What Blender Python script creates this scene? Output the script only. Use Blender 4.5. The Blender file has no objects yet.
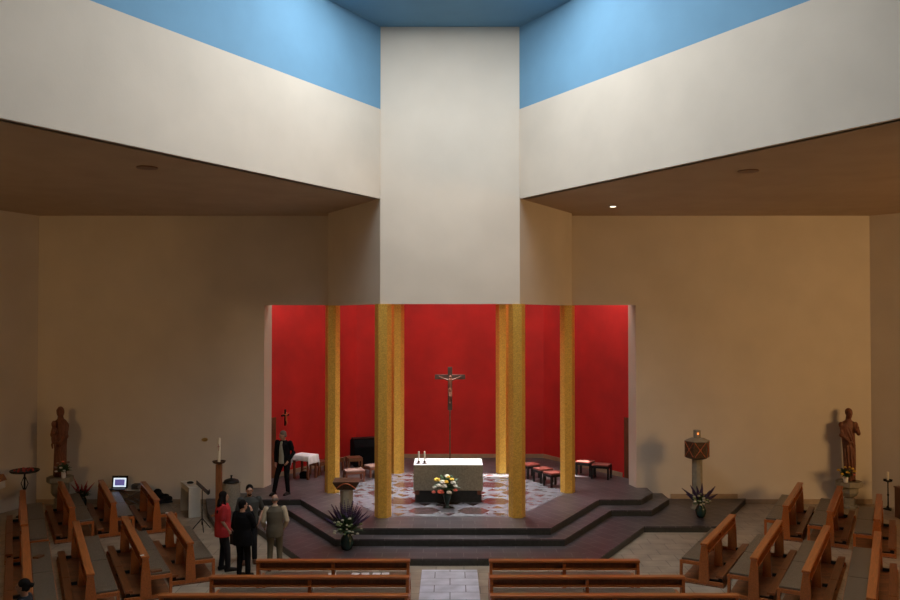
import bpy, bmesh, math, random
from mathutils import Vector, Matrix
random.seed(7)
S = bpy.context.scene
COL = S.collection
R = math.radians

# ---------------------------------------------------------------- camera
cd = bpy.data.cameras.new('camera'); cam = bpy.data.objects.new('camera', cd); COL.objects.link(cam)
cam.location = (0, 0, 5.62); cam.rotation_euler = (R(90 + 1.1), 0, 0)
cd.sensor_width = 36; cd.lens = 36 * 835 / 900; cd.clip_end = 200
S.camera = cam
# ---------------------------------------------------------------- world, exposure
w = bpy.data.worlds.new('world'); S.world = w; w.use_nodes = True
w.node_tree.nodes['Background'].inputs[0].default_value = (.55, .7, 1, 1)
w.node_tree.nodes['Background'].inputs[1].default_value = .6
S.view_settings.view_transform = 'Standard'; S.view_settings.look = 'None'
S.view_settings.gamma = 1; S.view_settings.use_curve_mapping = False
S.view_settings.exposure = 0

def area(name, loc, direction, sx, sy, watts, col, spread=180):
    l = bpy.data.lights.new(name, 'AREA'); l.shape = 'RECTANGLE'; l.size = sx; l.size_y = sy
    l.energy = watts; l.color = col; l.spread = R(spread)
    o = bpy.data.objects.new(name, l); COL.objects.link(o); o.location = loc
    o.rotation_euler = Vector(direction).to_track_quat('-Z', 'Y').to_euler()
    return o
# nave rooflight, side windows, chapel rooflights
area('nave_skylight_daylight', (0, 13.4, 13.15), (0, 0, -1), 7.6, 10.4, 520, (.88, .94, 1))
area('added_pier_strip_lamp', (0, 17.6, 13.12), (0, .15, -1), 5.0, 1.8, 215, (.88, .94, 1))  # strip lamp added under the rooflight to brighten the upper pier
area('clerestory_daylight', (0, -5.4, 10.9), (0, 1, -.08), 5, 3.4, 40, (1, .94, .86))
area('side_window_right_daylight', (18.8, 9.4, 6.0), (-.55, .83, -.1), 4.5, 3.0, 440, (1, .60, .25), 125)
area('side_window_left_daylight', (-17.4, 10.0, 6.4), (.5, .87, -.12), 4.0, 2.6, 175, (1, .60, .24), 130)
area('chapel_skylight_right', (5.15, 26.3, 8.5), (.12, .05, -1), .6, 1.5, 175, (1, .93, .88))
area('chapel_skylight_left', (-5.15, 26.3, 8.5), (-.12, .05, -1), .6, 1.5, 130, (1, .93, .88))
area('chapel_skylight_back', (0, 29.75, 8.5), (0, .08, -1), 4.4, .6, 85, (1, .95, .9))
area('tower_skylight_daylight', (0, 24.5, 8.55), (0, 0, -1), 3.2, 3.2, 340, (.95, .97, 1), 72)
sl = bpy.data.lights.new('sun', 'SUN'); sl.energy = 32; sl.angle = R(.5); sl.color = (1, .97, .92)
so = bpy.data.objects.new('sun', sl); COL.objects.link(so); so.location = (2, 26, 14)
so.rotation_euler = Vector((.10, 0, -1)).to_track_quat('-Z', 'Y').to_euler()

# ---------------------------------------------------------------- materials
def mat(name, col, rough=.6, metal=0., var=.12, scale=6., bump=.0, bscale=60., stretch=None, spec=.5, coat=0):
    m = bpy.data.materials.new(name); m.use_nodes = True; nt = m.node_tree; N = nt.nodes; L = nt.links
    b = N['Principled BSDF']; b.inputs['Roughness'].default_value = rough; b.inputs['Metallic'].default_value = metal
    b.inputs['Specular IOR Level'].default_value = spec; b.inputs['Coat Weight'].default_value = coat
    tc = N.new('ShaderNodeTexCoord'); mp = N.new('ShaderNodeMapping'); L.new(tc.outputs['Object'], mp.inputs[0])
    if stretch: mp.inputs['Scale'].default_value = stretch
    n = N.new('ShaderNodeTexNoise'); n.inputs['Scale'].default_value = scale; n.inputs['Detail'].default_value = 5
    L.new(mp.outputs[0], n.inputs['Vector'])
    r = N.new('ShaderNodeValToRGB'); r.color_ramp.elements[0].position = .3; r.color_ramp.elements[1].position = .7
    r.color_ramp.elements[0].color = tuple(c * (1 - var) for c in col) + (1,)
    r.color_ramp.elements[1].color = tuple(min(1, c * (1 + var)) for c in col) + (1,)
    L.new(n.outputs['Fac'], r.inputs[0]); L.new(r.outputs[0], b.inputs['Base Color'])
    if bump:
        n2 = N.new('ShaderNodeTexNoise'); n2.inputs['Scale'].default_value = bscale; L.new(mp.outputs[0], n2.inputs['Vector'])
        bp = N.new('ShaderNodeBump'); bp.inputs['Strength'].default_value = bump; bp.inputs['Distance'].default_value = .01
        L.new(n2.outputs['Fac'], bp.inputs['Height']); L.new(bp.outputs[0], b.inputs['Normal'])
    return m

def tile_mat(name, c1, c2, mortar, bw, bh, rough=.4, offset=.5, msize=.01, rot=0, var=.2):
    m = bpy.data.materials.new(name); m.use_nodes = True; nt = m.node_tree; N = nt.nodes; L = nt.links
    b = N['Principled BSDF']; b.inputs['Roughness'].default_value = rough
    tc = N.new('ShaderNodeTexCoord'); mp = N.new('ShaderNodeMapping'); L.new(tc.outputs['Object'], mp.inputs[0])
    mp.inputs['Rotation'].default_value[2] = R(rot)
    t = N.new('ShaderNodeTexBrick'); L.new(mp.outputs[0], t.inputs['Vector'])
    t.inputs['Scale'].default_value = 1; t.inputs['Brick Width'].default_value = bw; t.inputs['Row Height'].default_value = bh
    t.inputs['Mortar Size'].default_value = msize; t.offset = offset; t.inputs['Mortar Smooth'].default_value = .2
    t.inputs['Color1'].default_value = c1 + (1,); t.inputs['Color2'].default_value = c2 + (1,); t.inputs['Mortar'].default_value = mortar + (1,)
    n = N.new('ShaderNodeTexNoise'); n.inputs['Scale'].default_value = 2.5; n.inputs['Detail'].default_value = 8; L.new(mp.outputs[0], n.inputs['Vector'])
    mr = N.new('ShaderNodeMapRange'); mr.inputs['To Min'].default_value = 1 - var; mr.inputs['To Max'].default_value = 1 + var
    mr.inputs['From Min'].default_value = .3; mr.inputs['From Max'].default_value = .7
    L.new(n.outputs['Fac'], mr.inputs['Value'])
    mx = N.new('ShaderNodeMix'); mx.data_type = 'RGBA'; mx.blend_type = 'MULTIPLY'; mx.inputs['Factor'].default_value = 1
    L.new(t.outputs['Color'], mx.inputs['A']); L.new(mr.outputs[0], mx.inputs['B']); L.new(mx.outputs['Result'], b.inputs['Base Color'])
    bp = N.new('ShaderNodeBump'); bp.inputs['Strength'].default_value = .3; bp.inputs['Distance'].default_value = .004; bp.invert = True
    L.new(t.outputs['Fac'], bp.inputs['Height']); L.new(bp.outputs[0], b.inputs['Normal'])
    return m

def mosaic_mat(name, col, cell=28.):
    m = bpy.data.materials.new(name); m.use_nodes = True; nt = m.node_tree; N = nt.nodes; L = nt.links
    b = N['Principled BSDF']; b.inputs['Roughness'].default_value = .36; b.inputs['Metallic'].default_value = .6
    tc = N.new('ShaderNodeTexCoord'); v = N.new('ShaderNodeTexVoronoi'); v.inputs['Scale'].default_value = cell; v.inputs['Randomness'].default_value = .25
    L.new(tc.outputs['Object'], v.inputs['Vector'])
    sp = N.new('ShaderNodeSeparateColor'); L.new(v.outputs['Color'], sp.inputs[0])
    r = N.new('ShaderNodeValToRGB'); e = r.color_ramp.elements
    e[0].color = tuple(c * .78 for c in col) + (1,); e[1].color = tuple(min(1, c * 1.2) for c in col) + (1,)
    L.new(sp.outputs[0], r.inputs[0]); L.new(r.outputs[0], b.inputs['Base Color'])
    bp = N.new('ShaderNodeBump'); bp.inputs['Strength'].default_value = .5; bp.inputs['Distance'].default_value = .004
    L.new(sp.outputs[1], bp.inputs['Height']); L.new(bp.outputs[0], b.inputs['Normal'])
    return m

def emit_mat(name, col, st):
    m = mat(name, col, .4); b = m.node_tree.nodes['Principled BSDF']
    b.inputs['Emission Color'].default_value = col + (1,); b.inputs['Emission Strength'].default_value = st
    return m

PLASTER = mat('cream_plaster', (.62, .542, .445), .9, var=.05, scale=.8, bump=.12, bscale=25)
SOFFIT = mat('shaded_soffit_plaster', (.46, .33, .21), .9, var=.06, scale=1.2, bump=.1, bscale=30)  # same plaster as the walls; shade and warm bounce put into the colour
BLUE = mat('blue_paint', (.15, .31, .45), .85, var=.05, scale=1, bump=.1, bscale=30)
RED = mat('red_plaster', (.52, .016, .013), .75, var=.14, scale=1.1, bump=.25, bscale=18)
BASEB = mat('baseboard_stone', (.34, .24, .15), .6)
GOLD = mosaic_mat('gold_mosaic', (.95, .51, .095), 45.)
SLATES = [tile_mat('slate_tile', (.066, .054, .056), (.036, .029, .032), (.12, .105, .10), .62, .34, .38, msize=.013, rot=r_) for r_ in (0, -60, 60)]
SLATE = SLATES[0]
VDWOOD = mat('blackened_wood', (.045, .018, .01), .5, var=.3, scale=6)
KWOOD = mat('kneeler_wood', (.19, .055, .015), .35, var=.3, scale=5, stretch=(.6, 9, 9))
REARDK = mat('rear_wall_bounce_cut', (.10, .06, .035), .7)  # unseen rear walls, given a dark wood tone to cut bounced light
RISER = mat('dark_stone_edge', (.026, .026, .022), .4, var=.3, scale=12)
MARBLE = mat('white_marble', (.155, .15, .16), .25, var=.4, scale=5)
INLAY = mat('brown_marble', (.075, .042, .04), .25, var=.4, scale=4)
FLOOR = tile_mat('beige_stone_tile', (.36, .29, .21), (.31, .25, .18), (.16, .13, .10), .62, .46, .42)
AISLE = tile_mat('daylit_aisle_tile', (.62, .61, .66), (.55, .54, .60), (.15, .14, .15), .65, .45, .4)  # grey tile; cool daylight put into the paler, bluer colour
PARQ = tile_mat('parquet', (.26, .095, .035), (.17, .062, .022), (.06, .025, .012), .5, .1, .45, var=.35, msize=.006)
WOOD = mat('pew_wood', (.33, .092, .02), .3, var=.3, scale=5, stretch=(.6, 9, 9), bump=.05, coat=.15)
DWOOD = mat('dark_wood', (.14, .05, .02), .4, var=.3, scale=6, stretch=(6, 6, .8))
POSTW = mat('post_wood', (.22, .085, .03), .45, var=.25, scale=5, stretch=(6, 6, .7))
CUSH = mat('grey_cushion', (.105, .083, .06), .3, var=.15, scale=8, bump=.3, bscale=200)
PINKC = mat('pink_cushion', (.27, .16, .13), .8, var=.12)
REDC = mat('red_cushion', (.22, .045, .03), .8, var=.12)
STONE = mat('grey_stone', (.27, .23, .17), .8, var=.25, scale=30, bump=.4, bscale=60)
GRANITE = mat('granite', (.20, .165, .11), .7, var=.4, scale=45, bump=.3, bscale=80)
CONC = mat('pale_stone', (.27, .235, .17), .8, var=.12, scale=12, bump=.2)
CARVED = mat('carved_wood', (.15, .048, .022), .55, var=.35, scale=9, stretch=(3, 3, .8), bump=.5, bscale=30)
BRONZE = mat('bronze', (.10, .06, .035), .4, metal=.6, var=.4, scale=20)
COPPER = mat('copper', (.50, .13, .045), .35, metal=.6, var=.3, scale=20)
BLACK = mat('black_metal', (.006, .006, .006), .5, spec=.3)
BLKCL = mat('black_cloth', (.004, .004, .005), .95, var=.3, spec=.15)
WHITE = mat('white_cloth', (.82, .80, .80), .85, var=.04)
WAX = mat('candle_wax', (.75, .68, .52), .5, var=.04)
WLAQ = mat('white_laminate', (.56, .53, .46), .45, var=.05)
GREEN = mat('leaf_green', (.035, .075, .025), .6, var=.4, scale=20)
DKGRN = mat('dark_green_glass', (.012, .035, .03), .15, var=.2)
PURP = mat('purple_petals', (.035, .014, .05), .7, var=.3)
YEL = mat('yellow_petals', (.75, .48, .05), .7, var=.15)
WHT = mat('white_petals', (.72, .68, .58), .7, var=.08)
CORAL = mat('coral_petals', (.65, .12, .07), .7, var=.15)
DULLW = mat('cream_petals', (.36, .34, .24), .8, var=.1)
GRNB = mat('pale_green_buds', (.16, .20, .08), .8, var=.2)
REDP = mat('red_petals', (.36, .045, .04), .7, var=.2)
SKIN = mat('skin', (.38, .20, .13), .55, var=.06)
HAIRD = mat('dark_hair', (.005, .0035, .003), .8, var=.3, scale=60, spec=.15)
HAIRG = mat('grey_hair', (.13, .10, .08), .7, var=.3, scale=60)
STEEL = mat('grey_steel', (.35, .35, .36), .3, metal=.8)
BRASS = mat('brass', (.5, .33, .12), .35, metal=.7)

# ---------------------------------------------------------------- mesh helpers
def B(): return bmesh.new()
def box(bm, c, s, rz=0, taper=None):
    r = bmesh.ops.create_cube(bm, size=1)
    M = Matrix.Translation(Vector(c)) @ Matrix.Rotation(rz, 4, 'Z') @ Matrix.Diagonal((s[0], s[1], s[2], 1))
    for v in r['verts']:
        if taper and v.co.z > 0: v.co.x *= taper; v.co.y *= taper
        v.co = M @ v.co
    return bm
def bbox(bm, x0, x1, y0, y1, z0, z1): return box(bm, ((x0+x1)/2, (y0+y1)/2, (z0+z1)/2), (abs(x1-x0), abs(y1-y0), abs(z1-z0)))
def prism(bm, poly, z0, z1):
    a = [bm.verts.new((p[0], p[1], z0)) for p in poly]; b = [bm.verts.new((p[0], p[1], z1)) for p in poly]
    n = len(poly); bm.faces.new(a[::-1]); bm.faces.new(b)
    for i in range(n): bm.faces.new((a[i], a[(i+1) % n], b[(i+1) % n], b[i]))
    return bm
def prism_x(bm, poly, x0, x1):           # poly in (y, z)
    a = [bm.verts.new((x0, p[0], p[1])) for p in poly]; b = [bm.verts.new((x1, p[0], p[1])) for p in poly]
    n = len(poly); bm.faces.new(a[::-1]); bm.faces.new(b)
    for i in range(n): bm.faces.new((a[i], a[(i+1) % n], b[(i+1) % n], b[i]))
    return bm
def wallseg(bm, p, q, t, z0, z1):        # vertical slab from p to q, thickness t to the left of p->q
    d = Vector((q[0]-p[0], q[1]-p[1])).normalized(); n = Vector((-d.y, d.x)) * t
    return prism(bm, [p, q, (q[0]+n.x, q[1]+n.y), (p[0]+n.x, p[1]+n.y)], z0, z1)
def lathe(bm, prof, c=(0, 0, 0), n=20, sx=1, sy=1, ph=0, tw=None):
    rings = []
    for (r, z) in prof:
        rings.append([bm.verts.new((c[0]+r*sx*math.cos(ph+2*math.pi*k/n), c[1]+r*sy*math.sin(ph+2*math.pi*k/n), c[2]+z)) for k in range(n)])
    for a, b in zip(rings, rings[1:]):
        for k in range(n): bm.faces.new((a[k], a[(k+1) % n], b[(k+1) % n], b[k]))
    bm.faces.new(rings[0][::-1]); bm.faces.new(rings[-1])
    return bm
def ball(bm, c, r, seg=12, rot=None):
    if not hasattr(r, '__len__'): r = (r, r, r)
    q = bmesh.ops.create_uvsphere(bm, u_segments=seg, v_segments=max(6, seg*2//3), radius=1)
    M = Matrix.Translation(Vector(c)) @ (rot.to_matrix().to_4x4() if rot else Matrix()) @ Matrix.Diagonal((r[0], r[1], r[2], 1))
    for v in q['verts']: v.co = M @ v.co
    return bm
def tube(bm, pts, rad, n=8, balls=False):
    pts = [Vector(p) for p in pts]
    if not hasattr(rad, '__len__'): rad = [rad]*len(pts)
    rings = []
    for i, p in enumerate(pts):
        t = (pts[min(i+1, len(pts)-1)] - pts[max(i-1, 0)]).normalized()
        up = Vector((0, 0, 1)) if abs(t.z) < .95 else Vector((0, 1, 0))
        a = t.cross(up).normalized(); b = t.cross(a)
        rings.append([bm.verts.new(p + (a*math.cos(2*math.pi*k/n) + b*math.sin(2*math.pi*k/n))*rad[i]) for k in range(n)])
    for a, b in zip(rings, rings[1:]):
        for k in range(n): bm.faces.new((a[k], a[(k+1) % n], b[(k+1) % n], b[k]))
    bm.faces.new(rings[0][::-1]); bm.faces.new(rings[-1])
    if balls:
        for p, r in zip(pts, rad): ball(bm, p, r, 10)
    return bm
def loft(bm, rings, n=20):               # rings: (cx, cy, z, rx, ry)
    rs = []
    for (cx, cy, z, rx, ry) in rings:
        rs.append([bm.verts.new((cx+rx*math.cos(2*math.pi*k/n), cy+ry*math.sin(2*math.pi*k/n), z)) for k in range(n)])
    for a, b in zip(rs, rs[1:]):
        for k in range(n): bm.faces.new((a[k], a[(k+1) % n], b[(k+1) % n], b[k]))
    bm.faces.new(rs[0][::-1]); bm.faces.new(rs[-1])
    return bm

def obj(name, bm, m, parent=None, bevel=0, smooth=False, label=None, loc=None, rz=0, voxel=0):
    bmesh.ops.recalc_face_normals(bm, faces=bm.faces[:])
    me = bpy.data.meshes.new(name); bm.to_mesh(me); bm.free()
    me.materials.append(m)
    o = bpy.data.objects.new(name, me); COL.objects.link(o)
    if voxel:
        md = o.modifiers.new('r', 'REMESH'); md.mode = 'VOXEL'; md.voxel_size = voxel; md.use_smooth_shade = True
        ms = o.modifiers.new('s', 'SMOOTH'); ms.factor = .5; ms.iterations = 2
        dg = bpy.context.evaluated_depsgraph_get(); dg.update()
        nm = bpy.data.meshes.new_from_object(o.evaluated_get(dg)); o.modifiers.clear()
        nm.materials.clear(); nm.materials.append(m)
        old = o.data; o.data = nm; bpy.data.meshes.remove(old); nm.name = name; me = nm
        smooth = True
    if smooth:
        for p in me.polygons: p.use_smooth = True
    if bevel:
        b = o.modifiers.new('bevel', 'BEVEL'); b.width = bevel; b.segments = 2; b.limit_method = 'ANGLE'
    if parent: o.parent = parent
    if loc is not None: o.location = loc
    if rz: o.rotation_euler.z = rz
    if label: o['label'] = label
    return o
def struct(name, bm, m, **k):
    o = obj(name, bm, m, **k); o['kind'] = 'structure'; return o
def thing(name, label, cat, loc=(0, 0, 0), rz=0, group=None):
    o = bpy.data.objects.new(name, None); COL.objects.link(o); o.empty_display_size = .1
    o.location = loc; o.rotation_euler = (0, 0, rz); o['label'] = label; o['category'] = cat
    if group: o['group'] = group
    return o
def tag(o, label, cat, group=None):
    o['label'] = label; o['category'] = cat
    if group: o['group'] = group
    return o

# ================================================================ STRUCTURE
PZ = .48                                  # chancel platform height
YW = 25.1                                 # back wall
ZS = 8.64; ZB = 10.95; ZC = 13.08
XL, XR = -12.38, 12.63
LF = (XL - .34*17, YW - .94*17); RF = (XR + .643*17, YW - .766*17)
BL, BR = (-14, -6.3), (14, -6.3)
bm = B(); prism(bm, [(XL, YW), LF, BL, BR, RF, (XR, YW), (7, YW), (7, 25.2), (-7, 25.2), (-7, YW)], -.3, 0); struct('floor', bm, FLOOR)
bm = B(); bbox(bm, -.62, .60, 8, 18.6, 0, .004); struct('floor_aisle', bm, AISLE)

# chancel steps
slabR = [(3.35, 18.9), (5.04, 21.8), (6.93, 21.8), (8.85, YW)]
slab = [(-7.3, YW), (-6.76, 23.4), (-6.05, 21.8), (-5.04, 21.8), (-3.35, 18.9)] + slabR
step = [(-6.35, YW), (-6.35, 24.3), (-5.5, 22.9), (-4.4, 22.9), (-2.72, 19.93), (2.72, 19.93), (4.4, 22.9), (5.5, 22.9), (6.35, 24.3), (6.35, YW)]
plat = [(-5.9, YW), (-5.9, 24.4), (-5.35, 23.5), (-4.18, 23.5), (-2.44, 20.34), (2.44, 20.34), (4.18, 23.5), (5.35, 23.5), (5.9, 24.4), (5.9, YW)]
def clip(poly, p, n):                     # keep the side of the line through p with normal n
    out = []
    for a, b in zip(poly, poly[1:] + poly[:1]):
        da = (a[0]-p[0])*n[0] + (a[1]-p[1])*n[1]; db = (b[0]-p[0])*n[0] + (b[1]-p[1])*n[1]
        if da >= 0: out.append(a)
        if (da > 0 > db) or (da < 0 < db):
            t = da/(da-db); out.append((a[0]+(b[0]-a[0])*t, a[1]+(b[1]-a[1])*t))
    return out
def pave(poly, z1, ob):
    c = (0, 24.5); nl = (.866, -.5); nr = (-.866, -.5)     # the corners of the hexagon lie 30 degrees off the axis
    for m, cuts in ((SLATES[0], (((-.02, 24.5), nl), ((.02, 24.5), nr))), (SLATES[1], (((-.02, 24.5), (-nl[0], -nl[1])), ((0, 24.5), (-1, 0)))), (SLATES[2], (((.02, 24.5), (-nr[0], -nr[1])), ((0, 24.5), (1, 0))))):
        p = poly
        for q, n in cuts: p = clip(p, q, n)
        if len(p) > 2: obj('paving', prism(B(), p, z1 - .035, z1), m, parent=ob)
def stepmesh(name, poly, z0, z1, full=None):
    poly = poly[::-1]
    ob = struct(name, prism(B(), poly, z0, z1 - .035), RISER)
    cx = 0; cy = 24.5
    pave(full or poly, z1, ob)
    return ob
stepmesh('chancel_step', slab, 0, .16); stepmesh('chancel_step', step, .16, .32)
platfull = plat[::-1] + [(-6.6, 25.12), (-3.6, 30.6), (3.6, 30.6), (6.6, 25.12)]
bm = B(); prism(bm, platfull, .32, PZ - .035); o = struct('chancel_platform', bm, RISER)
pave(platfull, PZ, o)
# marble inlay between the columns
HC = (0, 24.5)
def hexpts(r, a0=0, c=HC): return [(c[0]+r*math.cos(R(a0+60*k)), c[1]+r*math.sin(R(a0+60*k))) for k in range(6)]
mb = struct('marble_floor', prism(B(), hexpts(3.45), PZ, PZ+.006), MARBLE)
bm = B(); sp = 1.30
def inhex(x, y, r):
    x = abs(x - HC[0]); y = abs(y - HC[1])
    return y < r*.866 and (x*.866 + y*.5) < r*.866
for j in range(-7, 8):
    for i in range(-5, 6):
        cx = HC[0] + i*sp + (j % 2)*sp/2 + .62; cy = 21.5 + .62 + j*sp*.866/1.0*1.0
        if inhex(cx, cy, 2.95): prism(bm, hexpts(.43, 0, (cx, cy)), PZ+.006, PZ+.009)
        for s in (1, -1):
            tx, ty = cx + 0, cy + s*sp*.5774
            if s == 1 or True:
                if inhex(tx, ty, 3.2):
                    prism(bm, [(tx+.2*math.cos(R(90*s*-1+120*k)), ty+.2*math.sin(R(90*s*-1+120*k))) for k in range(3)], PZ+.006+.0004*(s+1), PZ+.0092+.0004*(s+1))
obj('brown_inlay', bm, INLAY, parent=mb)

# outer walls
T = .25
def w2(name, pts, m, z0, z1, t=T):
    return struct(name, wallseg(B(), pts[0], pts[1], t, z0, z1), m)
bm = B(); prism(bm, [(XL-.1, YW), (-5.58, YW), (-5.46, YW+.5), (XL-.1, YW+.5)], 0, ZS)
prism(bm, [(-5.58, YW), (-3.5, YW), (-3.5, YW+.3), (-5.5, YW+.3)], 5.95, ZS); prism(bm, [(-3.58, 24.5), (-3.3, 24.4), (-3.3, 25.2), (-3.58, 25.2)], 5.95, ZS); struct('wall_back_left', bm, PLASTER)
bm = B(); prism(bm, [(5.58, YW), (XR+.1, YW), (XR+.1, YW+.5), (5.46, YW+.5)], 0, ZS)
prism(bm, [(3.5, YW), (5.58, YW), (5.5, YW+.3), (3.5, YW+.3)], 5.95, ZS); prism(bm, [(3.3, 24.4), (3.58, 24.5), (3.58, 25.2), (3.3, 25.2)], 5.95, ZS); struct('wall_back_right', bm, PLASTER)
w2('wall_left', (LF, (XL, YW)), PLASTER, 0, ZS); w2('wall_right', ((XR, YW), RF), PLASTER, 0, ZS)
w2('wall_rear_left', (BL, LF), REARDK, 0, ZS); w2('wall_rear_right', (RF, BR), REARDK, 0, ZS); w2('wall_rear', (BR, BL), REARDK, 0, ZC)
# upper nave walls
U0, U1, U2 = (1.79, 21.43), (9.79, 7.57), (1.79+.6, -6.3)
for sgn, nm in ((-1, 'left'), (1, 'right')):
    a, b, c = [(sgn*p[0], p[1]) for p in (U0, U1, U2)]
    pr = [(a, b), (b, c)]
    for k, (p, q) in enumerate(pr):
        if sgn < 0: p, q = q, p
        o = struct('wall_nave_%s' % nm, wallseg(B(), p, q, .2, ZS, ZB), PLASTER)
        u = obj('blue_band', wallseg(B(), p, q, .2, ZB, ZC), BLUE, parent=o)
# aisle soffits
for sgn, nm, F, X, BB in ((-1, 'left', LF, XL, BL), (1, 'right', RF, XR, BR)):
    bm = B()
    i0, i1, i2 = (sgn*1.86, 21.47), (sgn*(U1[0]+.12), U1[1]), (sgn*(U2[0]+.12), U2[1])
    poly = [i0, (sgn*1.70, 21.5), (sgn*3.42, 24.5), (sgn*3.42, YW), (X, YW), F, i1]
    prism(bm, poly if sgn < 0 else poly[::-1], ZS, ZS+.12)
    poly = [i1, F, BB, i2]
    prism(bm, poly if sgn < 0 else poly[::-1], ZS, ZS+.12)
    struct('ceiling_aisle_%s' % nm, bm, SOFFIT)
# nave ceiling with rooflight opening
bm = B(); z0, z1 = ZC, ZC+.15
bbox(bm, -6, 6, 19.4, 21.7, z0, z1); bbox(bm, -10, 10, -6.5, 8.4, z0, z1)
bbox(bm, -10, -5.0, 8.4, 19.4, z0, z1); bbox(bm, 5.0, 10, 8.4, 19.4, z0, z1)
struct('ceiling', bm, BLUE)
bm = B(); bbox(bm, -5.2, -5.0, 8.4, 19.4, z1, 15.4); bbox(bm, 5.0, 5.2, 8.4, 19.4, z1, 15.4); bbox(bm, -5.2, 5.2, 19.4, 19.6, z1, 15.4); bbox(bm, -5.2, 5.2, 8.2, 8.4, z1, 15.4)
struct('trim_1', bm, PLASTER)
bm = B(); bbox(bm, -5.2, 5.2, 8.2, 19.6, 15.4, 15.45); struct('window_1', bm, emit_mat('rooflight_glass', (.8, .9, 1), 1.0))

# tower over the altar (pier)
RO, RI = 3.58, 3.2
ho, hi = hexpts(RO), hexpts(RI)
bm = B()
for k in range(6):
    a, b = ho[k], ho[(k+1) % 6]; c, d = hi[(k+1) % 6], hi[k]
    prism(bm, [a, b, c, d], 5.93 if k > 2 else 6.07, ZC if k == 4 else ZS+.05)
struct('wall_tower', bm, PLASTER)

# chapel red walls (outer hexagon), doorways next to the front wall
H = hexpts(6.8)
def lerp(p, q, t): return (p[0]+(q[0]-p[0])*t, p[1]+(q[1]-p[1])*t)
# H[0]=(6.8,24.5) H[1]=(3.4,30.39) H[2]=(-3.4,30.39) H[3]=(-6.8,24.5)
tR = .37
w2('wall_chapel_back', (H[2], H[1]), RED, PZ, ZS, .2)
for nm, A, C in (('right', H[0], H[1]), ('left', H[3], H[2])):
    dpt = lerp(A, C, tR); A = lerp(A, C, .20)
    bm = B()
    if nm == 'right': wallseg(bm, C, dpt, .2, PZ, ZS); wallseg(bm, dpt, A, .2, 2.4, ZS)
    else: wallseg(bm, dpt, C, .2, PZ, ZS); wallseg(bm, A, dpt, .2, 2.4, ZS)
    struct('wall_chapel_%s' % nm, bm, RED)
    bm = B()
    if nm == 'right': wallseg(bm, dpt, A, .06, PZ, 2.4)
    else: wallseg(bm, A, dpt, .06, PZ, 2.4)
    struct('door_%d' % (1 if nm == 'right' else 2), bm, DWOOD)
# chapel roof with a narrow slot for the sun
def xr(y): return 6.95 - (y-24.5)*.577
ys0, ys1 = 26.82, 27.16
bm = B()
for (ya, yb) in ((24.9, ys0), (ys1, 30.6)):
    prism(bm, [(-xr(ya), ya), (xr(ya), ya), (xr(yb), yb), (-xr(yb), yb)], ZS+.05, ZS+.2)
prism(bm, [(-xr(ys0), ys0), (-.6, ys0), (-.6, ys1), (-xr(ys0), ys1)], ZS+.05, ZS+.2)
prism(bm, [(3.7, ys0), (xr(ys0), ys0), (xr(ys0), ys1), (3.7, ys1)], ZS+.05, ZS+.2)
prism(bm, [(-3.5, 24.9), (-3.5, 24.4), (-1.75, 21.5), (1.75, 21.5), (3.5, 24.4), (3.5, 24.9)], ZS+.05, ZS+.2)
struct('ceiling_chapel', bm, PLASTER)
# baseboards
bm = B(); wallseg(bm, (XL, YW-.03), (-7.3, YW-.03), .03, 0, .14); struct('baseboard_left', bm, BASEB)
bm = B(); wallseg(bm, (8.6, YW-.03), (XR, YW-.03), .03, 0, .14); wallseg(bm, (6.6, YW-.03), (8.6, YW-.03), .03, .16, .30); struct('baseboard_right', bm, BASEB)
bm = B()
H2 = hexpts(6.77); a = lerp(H2[0], H2[1], tR+.01); b = lerp(H2[3], H2[2], tR+.01)
wallseg(bm, H2[2], H2[1], .03, PZ, PZ+.14); wallseg(bm, H2[1], a, .03, PZ, PZ+.14); wallseg(bm, b, H2[2], .03, PZ, PZ+.14)
struct('baseboard_chapel', bm, BASEB)

# ================================================================ COLUMNS
names = ['gold mosaic column right of the altar, level with the side walls, beside the red-cushioned stools',
         'gold mosaic column behind the altar to the right',
         'gold mosaic column behind the altar to the left',
         'gold mosaic column at the left edge of the mosaic floor, nearest the white cloth table',
         'gold mosaic column at the front left, just behind the chancel steps',
         'gold mosaic column at the front right, just behind the chancel steps']
for (x, y), nm in zip(hexpts(3.44), names):
    bm = B(); prism(bm, hexpts(.215, 0, (0, 0)), 0, (5.93 if y < 24.6 else 6.07)-PZ)
    tag(obj('gold_column', bm, GOLD, loc=(x, y, PZ)), nm, 'column', 'gold mosaic columns')

# ================================================================ SOFFIT LAMPS
def downlight(x, y, lit, label):
    t = thing('recessed_ceiling_light', label, 'ceiling light', (x, y, ZS), group='recessed lights in the aisle ceilings')
    r = .11 if lit else .21
    obj('rim', lathe(B(), [(r*.75, -.02), (r, -.02), (r, 0), (r*.75, 0)], n=24), STEEL if lit else DWOOD, t)
    obj('lens', lathe(B(), [(r*.70, -.03 if lit else -.012), (r*.74, -.002)], n=24), emit_mat('lamp_lens', (1, .85, .65), 2.5) if lit else BLACK, t)
downlight(-6.15, 16.9, False, 'dark round recessed light in the left aisle ceiling')
downlight(6.2, 17.3, False, 'dark round recessed light in the right aisle ceiling')
downlight(4.47, 22.85, True, 'small lit round recessed light in the right aisle ceiling near the tower')

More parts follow.
